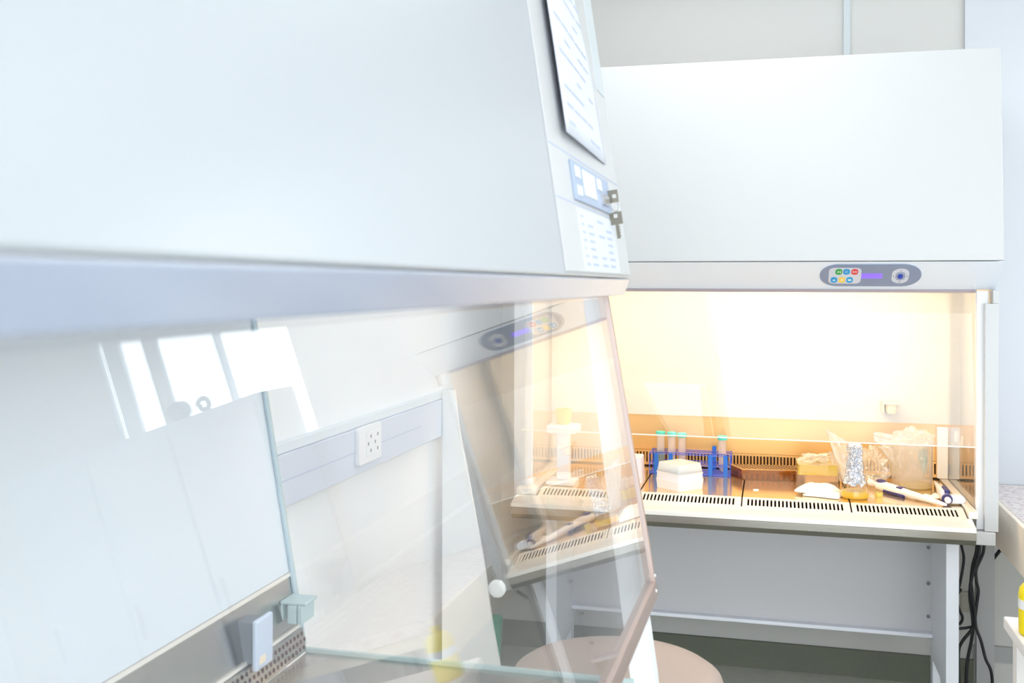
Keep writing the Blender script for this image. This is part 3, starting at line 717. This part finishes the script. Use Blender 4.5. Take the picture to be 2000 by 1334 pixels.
# keys: one in the lock, one hanging from it
kt = thing('key_ring', 'pair of worn metal keys, one in the control panel lock and one hanging', 'keys', AO + AU * 1.70 + AV * .135)
def key(nm, o, u, v, n_, lab):
    bm = nb(); oo = Vector(o)
    u, v = Vector(u) * .82, Vector(v) * .82
    obox(bm, oo, u, v, n_, -.013, -.004, -.013, .013, 0, .002); obox(bm, oo, u, v, n_, .004, .013, -.013, .013, 0, .002)
    obox(bm, oo, u, v, n_, -.004, .004, -.013, .001, 0, .002); obox(bm, oo, u, v, n_, -.004, .004, .009, .013, 0, .002)
    obox(bm, oo, u, v, n_, -.003, .004, -.042, -.013, 0, .002)
    for k in range(4): obox(bm, oo, u, v, n_, .004, .0055, -.038 + k * .006, -.035 + k * .006, 0, .002)
    return done(bm, nm, 'key', kt, label=lab)
kp = AO + AU * 1.695 + AV * .136
key('key', kp + AN * .012 - AV * .000, AV, AN, AU, 'key in the lock')
key('key', kp + AN * .012 - AV * .036 + AU * .012, AN, AV, AU, 'hanging key')
bm = nb(); tube(bm, [kp + AN * (.014 + .006 * math.cos(a)) + AV * (-.016 + .009 * math.sin(a)) + AU * .010 for a in [2 * PI * k / 16 for k in range(17)]], .0008, 6, False); done(bm, 'split_ring', 'chrome', kt)

# sash of the left cabinet: plane leaning outward towards its foot
TN = R(9.69); YN = R(-.668); SN = Vector((math.cos(TN) * math.cos(YN), math.cos(TN) * math.sin(YN), math.sin(TN))); SD = -.06317
def sp(y, z, off=0):
    return Vector(((SD - SN.y * y - SN.z * z) / SN.x, y, z)) + SN * off
sh = thing('glass_sash_frame', '', '', (0, 0, 0)); bpy.data.objects.remove(sh)
def sbar(bm, pts, o0, o1):
    a = [sp(y, z, o0) for y, z in pts]; prism(bm, a, SN * (o1 - o0))
S0, S1, SB, STP = -.08, 1.795, .896, 1.447
bm = nb(); sbar(bm, [(S0 + .01, SB + .01), (S1 - .006, SB + .01), (S1 - .006, STP), (S0 + .01, STP)], -.005, .0); gp = done(bm, 'sash_glass', 'glass', aca)
bm = nb(); sbar(bm, [(S1 - .014, SB + .004), (S1, SB), (S1, STP), (S1 - .014, STP)], -.014, .004); fr = done(bm, 'sash_stile', 'frame', aca, .001)
bm = nb(); sbar(bm, [(S0, SB), (S1 - .001, SB), (S1 - .014, SB + .026), (S0, SB + .026)], -.014, .004); rl = done(bm, 'sash_rail', 'frame', aca, .001)
bm = nb(); sbar(bm, [(S0, SB + .026), (S0 + .014, SB + .026), (S0 + .014, STP), (S0, STP)], -.014, .004); done(bm, 'sash_stile', 'frame', aca, .001)
for y, z in ((S1 - .008, SB + .035), (S1 - .02, SB + .012)):
    bm = nb(); lathe(bm, sp(y, z, .003), SN, [(0, .003), (.002, .003), (.003, .0015)], 12)
    done(bm, 'screw', 'labelw', fr)
# far upright, slanted like the sash
bm = nb(); y0 = 1.803
prism(bm, [(-.330, y0, 1.42), (-.299, y0, 1.42), (-.216, y0, .85), (-.200, y0, .74), (-.192, y0, .66), (-.236, y0, .66), (-.243, y0, .74), (-.258, y0, .85)], (0, .055, 0)); done(bm, 'upright', 'whitem', aca, .002)
# chamber walls
def bwx(z): return -.870 - (z - .735) * .172
def bwall(name, z0, z1, off, m, y0=A0 + .02, y1=1.793, th=.02, **k):
    bm = nb(); prism(bm, [(bwx(z0) + off, y0, z0), (bwx(z1) + off, y0, z1), (bwx(z1) + off - th, y0, z1), (bwx(z0) + off - th, y0, z0)], (0, y1 - y0, 0)); return done(bm, name, m, aca, **k)
bwall('back_panel', .888, 1.40, 0, 'whiteb')
bwall('panel_edge', .880, .887, .002, 'lip')
bwall('steel_backsplash', .791, .879, 0, 'steela')
bwall('steel_ledge', .784, .790, .006, 'lip')
# perforated strip: plate with round holes shown as dark discs in recess
pf = bwall('perforated_strip', .738, .783, .008, 'steela')
d = Vector((bwx(.77) - bwx(.738), 0, .032)).normalized(); nn = Vector((d.z, 0, -d.x))
bm = nb(); o = Vector((bwx(.738) + .008, 0, .738)); k = 0; y = .9
while y < 1.785:
    for r_ in range(3):
        yy = y + (.0075 if r_ == 1 else 0); lathe(bm, o + d * (.009 + r_ * .0132) + Vector((0, yy, 0)), nn, [(0, .0040), (.0006, .0040)], 12)
    y += .0150
h_ = done(bm, 'perforation', 'darka', pf, kind='stuff', label='three rows of small round holes')
bm = nb(); box(bm, -.862, -.285, A0 + .02, 1.793, .728, .735); done(bm, 'work_surface', 'steela', aca)
bm = nb(); prism(bm, [(-.285, A0 + .02, .735), (-.262, A0 + .02, .735), (-.245, A0 + .02, .715), (-.245, A0 + .02, .68), (-.285, A0 + .02, .68)], (0, 1.793 - A0 - .02, 0)); done(bm, 'front_rail', 'steela', aca, .001)
bm = nb(); box(bm, -1.0, -.26, A0 + .02, 1.80, .66, .70); done(bm, 'base_pan', 'steela', aca)
# far side window with its frame
bm = nb(); prism(bm, [(-.868, 1.797, .742), (-.26, 1.797, .742), (-.262, 1.797, .95), (-.29, 1.797, 1.42), (-.97, 1.797, 1.40)], (0, .005, 0)); swn = done(bm, 'side_window', 'glass', aca)
bm = nb(); box(bm, -.87, -.236, 1.795, 1.803, .734, .742); done(bm, 'window_sill_strip', 'bracket', swn)
bm = nb(); prism(bm, [(bwx(.742) - .002, 1.786, .742), (bwx(1.40) - .002, 1.786, 1.40), (bwx(1.40) - .026, 1.786, 1.40), (bwx(.742) - .026, 1.786, .742)], (0, .03, 0)); done(bm, 'corner_post', 'bracket', aca)
bm = nb(); prism(bm, [(bwx(.742) + .006, 1.788, .742), (bwx(1.40) + .006, 1.788, 1.40), (bwx(1.40) + .001, 1.788, 1.40), (bwx(.742) + .001, 1.788, .742)], (0, .008, 0)); done(bm, 'post_edge', 'glassedge_b', aca)
bm = nb(); lathe(bm, (-.485, 1.796, .885), (0, -1, 0), [(0, .016), (.004, .016), (.006, .013), (.006, .006)], 32); done(bm, 'port_plug', 'portw', swn, smooth=True, label='round white plug on the side window')
# bracket on the post
bm = nb(); x0, x1 = -.888, -.836
box(bm, x0, x1, 1.735, 1.785, .842, .848); box(bm, x0, x0 + .005, 1.735, 1.785, .806, .842); box(bm, x0 + .016, x0 + .034, 1.732, 1.775, .808, .842); box(bm, x1 - .016, x1 - .006, 1.732, 1.785, .808, .842)
done(bm, 'post_bracket', 'bracket', aca, .002)
# socket case on the steel backsplash
t_ = bx(-.905, -.862, 1.585, 1.625, .785, .858); bm = t_
sw = done(bm, 'outlet_case', 'casew', aca, .003)
bm = nb(); box(bm, -.862, -.852, 1.580, 1.640, .775, .862); cvv = done(bm, 'outlet_cover', 'ceram', sw, .004)
bm = nb(); box(bm, -.852, -.8512, 1.590, 1.610, .785, .798); done(bm, 'sticker', 'cream', cvv)
# stand and end
for y in (.15, 1.72):
    bm = nb(); box(bm, -.95, -.91, y, y + .05, 0, .66); done(bm, 'stand_leg', 'standw', aca); bm = nb(); box(bm, -.34, -.30, y, y + .05, 0, .66); done(bm, 'stand_leg', 'standw', aca)
bm = nb(); box(bm, -1.03, -1.01, A0, A1, .66, 1.449); done(bm, 'rear_shell', 'whiteb', aca)
bm = nb(); box(bm, -1.005, -.30, A0 - .02, A0, .66, 1.449); done(bm, 'near_end', 'whiteb', aca)

# ------------------------------------------------------------------ left wall: trunking, socket; board, bin
bm = nb(); box(bm, LX, LX + .028, 1.87, 3.245, .955, 1.070); tr = done(bm, 'cable_trunking', 'trunk', None, .002)
tag(tr, 'long pale cable trunking running along the left wall', 'trunking')
bm = nb(); box(bm, LX + .0, LX + .020, 1.87, 3.245, 1.071, 1.092); done(bm, 'top_cover', 'trunkt', tr, .001)
bm = nb(); box(bm, LX + .028, LX + .0286, 1.9, 2.9, 1.0115, 1.0135); done(bm, 'seam', 'ink', tr)
so = thing('wall_socket', 'white double power socket set in the trunking on the left wall', 'socket', (LX + .03, 2.475, 1.03))
bm = nb(); plate(bm, (LX + .028, 2.475, 1.026), (0, 1, 0), (0, 0, 1), (1, 0, 0), stadium(.075, .048, .010), 0, .012); fpz = done(bm, 'face_plate', 'outlet', so, .002)
bm = nb(); plate(bm, (LX + .040, 2.49, 1.026), (0, 1, 0), (0, 0, 1), (1, 0, 0), stadium(.045, .033, .006), 0, .002); done(bm, 'insert_plate', 'outlet', fpz, .0006)
bm = nb()
for y, z in ((2.472, 1.045), (2.472, 1.008), (2.455, 1.027), (2.518, 1.045), (2.518, 1.008), (2.501, 1.027)):
    plate(bm, (LX + .042, y, z), (0, 1, 0), (0, 0, 1), (1, 0, 0), stadium(.0028, .0045, .0024, 4), 0, .0006)
done(bm, 'pin_hole', 'hole', fpz)
# white board with a curved front edge
bm = nb(); cv = [(-.978, 1.10), (-.967, .992), (-.925, .782), (-.882, .558), (-.856, .382), (-.822, .20), (-.80, .0)]
cvs = smooth_path([(a, 3.10, c_) for a, c_ in cv], 6)
prism(bm, [(LX + .03, 3.10, .0)] + [tuple(p) for p in cvs[::-1]] + [(LX + .03, 3.10, 1.10)], (0, .012, 0))
o = done(bm, 'curved_panel', 'screenw'); tag(o, 'tall white panel with a curved edge standing against the left wall', 'panel')
bm = nb(); quad_prism(bm, (-.893, 3.17, 0), .045, .045, 0, 0, .36, .012, 0, .015); o = done(bm, 'waste_bin', 'binm', smooth=True); tag(o, 'teal green plastic bin on the floor behind the curved white panel', 'bin')

# ------------------------------------------------------------------ right side: bench, table, bottle, cupboard
t = thing('stone_bench', 'speckled stone topped bench with a beige edge, right of the lit cabinet', 'bench', (1.0, 3.2, 0))
done(bx(.722, 1.36, 2.85, 3.928, .695, .735), 'stone_top', 'stone', t, .003)
done(bx(.707, .7215, 2.85, 3.928, .590, .735), 'bench_edge', 'wood', t, .003)
done(bx(.7215, 1.34, 2.87, 3.928, .655, .6945), 'under_board', 'wood', t)
done(bx(.682, .738, 3.79, 3.83, 0, .655), 'support_board', 'support', t)
done(bx(1.28, 1.33, 2.89, 2.94, 0, .655), 'leg', 'support', t); done(bx(1.28, 1.33, 3.8, 3.85, 0, .655), 'leg', 'support', t); done(bx(.75, .80, 2.89, 2.94, 0, .655), 'leg', 'support', t)
t = thing('side_table', 'small white table in front of the stone bench, at the right edge', 'table', (.78, 2.5, 0))
done(bx(.556, 1.05, 2.25, 2.752, .590, .620), 'table_top', 'tabletop', t, .004)
for x, y in ((.585, 2.70), (1.0, 2.70), (.585, 2.28), (1.0, 2.28)): done(bx(x - .012, x + .028, y - .012, y + .028, 0, .590), 'leg', 'tabletop', t)
bt = thing('bottle', 'bright yellow plastic bottle with a white band, on the small white table', 'bottle', (.603, 2.62, .62))
b = nb(); lathe(b, (.603, 2.62, .6205), (0, 0, 1), [(0, .036), (.004, .040), (.035, .0405), (.095, .0405), (.108, .038), (.120, .028), (.126, .016)], 36); done(b, 'bottle_body', 'ybottle', bt, smooth=True)
b = nb(); lathe(b, (.603, 2.62, .682), (0, 0, 1), [(0, .0407), (.0, .0412), (.022, .0412), (.022, .0407)], 36); done(b, 'label_band', 'labelw', bt, smooth=True)
b = nb(); lathe(b, (.603, 2.62, .7465), (0, 0, 1), [(0, .014), (.014, .014), (.016, .012)], 20); done(b, 'cap', 'ybottle', bt, smooth=True)
t = thing('cupboard', 'low pale cupboard under the windows, with coiled hoses on top', 'cupboard', (2.1, 3.75, 0))
done(bx(1.49, 2.75, 3.62, 3.94, .0, 1.60), 'carcass', 'capbody', t, .004)
for k in range(3):
    x = 1.50 + k * .415; d_ = done(bx(x + .004, x + .408, 3.602, 3.62, .06, 1.58), 'door', 'capbody', t, .003)
    done(bx(x + .36, x + .37, 3.588, 3.602, .8, .95), 'handle', 'chrome', d_)
def hose(cx, cy, r, n, lab):
    b = nb(); pts = []
    for i in range(n * 20 + 1):
        a = 2 * PI * i / 20; pts.append((cx + r * math.cos(a), cy + .01 * math.sin(a * .5) + .012 * (i / 20 - n / 2), 1.612 + r + r * math.sin(a)))
    tube(b, pts, .010, 8, False); o = done(b, 'hose_coil', 'coil', smooth=True); tag(o, lab, 'hose')
hose(1.90, 3.70, .030, 5, 'wider coil of grey hose standing on the cupboard under the windows')
hose(1.79, 3.72, .024, 2, 'smaller coil of grey hose standing on the cupboard under the windows')

# cables, socket by the floor
so = thing('wall_socket', 'ivory power socket low on the back wall behind the hanging cables', 'socket', (.68, WY, .305))
bm = nb(); plate(bm, (.682, WY, .305), (1, 0, 0), (0, 0, 1), (0, -1, 0), stadium(.036, .036, .006), 0, .012); f_ = done(bm, 'face_plate', 'creamout', so, .001)
bm = nb(); plate(bm, (.668, WY - .012, .305), (1, 0, 0), (0, 0, 1), (0, -1, 0), stadium(.012, .026, .002), 0, .003); plate(bm, (.697, WY - .012, .305), (1, 0, 0), (0, 0, 1), (0, -1, 0), stadium(.012, .026, .002), 0, .003); done(bm, 'rocker', 'creamout', f_, .001)
cables = {
 'black cable curving out from under the cabinet beside its leg': ([(.600, .662), (.618, .562), (.624, .533), (.624, .503), (.614, .44), (.600, .38)], .0045, 3.70),
 'black cable hanging at the right of the bundle and swinging right to the floor': ([(.684, .66), (.678, .553), (.667, .497), (.649, .427), (.656, .389), (.663, .336), (.667, .287), (.683, .24), (.697, .183), (.716, .132), (.72, .008)], .0050, 3.72),
 'black cable hanging in waves, swinging left at its foot': ([(.700, .66), (.694, .554), (.687, .522), (.67, .478), (.671, .439), (.677, .405), (.672, .361), (.665, .302), (.656, .272), (.627, .23), (.615, .19), (.617, .086), (.62, .008)], .0050, 3.735),
 'black cable hanging nearly straight through the middle of the bundle': ([(.680, .66), (.675, .546), (.662, .487), (.656, .428), (.653, .379), (.66, .326), (.663, .277), (.658, .228), (.648, .174), (.643, .124), (.641, .008)], .0055, 3.75),
 'black cable looping left out of the bundle to the ivory socket': ([(.660, .42), (.666, .351), (.667, .283), (.649, .269), (.613, .263), (.608, .268), (.627, .284), (.632, .304), (.622, .328), (.615, .371), (.628, .40)], .0045, 3.765),
}
for lab, (pts, r, y) in cables.items():
    b = nb(); tube(b, [(x, y, z) for x, z in pts], r, 10); o = done(b, 'power_cable', 'rubber', smooth=True); tag(o, lab, 'cable')
b = nb(); tube(b, [(.80, 3.76, .60), (.768, 3.78, .556), (.742, 3.84, .489), (.705, 3.86, .42)], .006, 10); o = done(b, 'power_cable', 'rubber', smooth=True); tag(o, 'short thick black cable slanting down under the stone bench', 'cable')

# stool
t = thing('stool', 'round stool with a beige padded seat, in front of the lit cabinet', 'stool', (-.345, 2.33, 0))
bm = nb(); out = []
for tt_, r_ in ((0, .215), (.004, .228), (.02, .240), (.04, .243), (.055, .238), (.066, .222), (.071, .19), (.072, .10), (.0715, .001)): out.append((tt_, r_))
lathe(bm, (-.345, 2.33, .490), (0, 0, 1), out, 64); done(bm, 'seat', 'seat', t, smooth=True, autos=60)
bm = nb(); lathe(bm, (-.345, 2.33, .09), (0, 0, 1), [(0, .03), (.2, .03), (.2, .02), (.40, .02)], 24); done(bm, 'column', 'chrome', t, smooth=True)
for k in range(5):
    a = 2 * PI * k / 5 + .3; c_, s_ = math.cos(a), math.sin(a)
    bm = nb(); tube(bm, [(-.345 + .02 * c_, 2.33 + .02 * s_, .11), (-.345 + .24 * c_, 2.33 + .24 * s_, .075)], .014, 10, False); lg = done(bm, 'leg', 'chrome', t, smooth=True)
    bm = nb(); lathe(bm, (-.345 + .24 * c_ - .012 * s_, 2.33 + .24 * s_ + .012 * c_, .031), (s_, -c_, 0), [(0, .026), (.002, .03), (.022, .03), (.024, .026)], 20); done(bm, 'caster', 'rubber', lg, smooth=True)
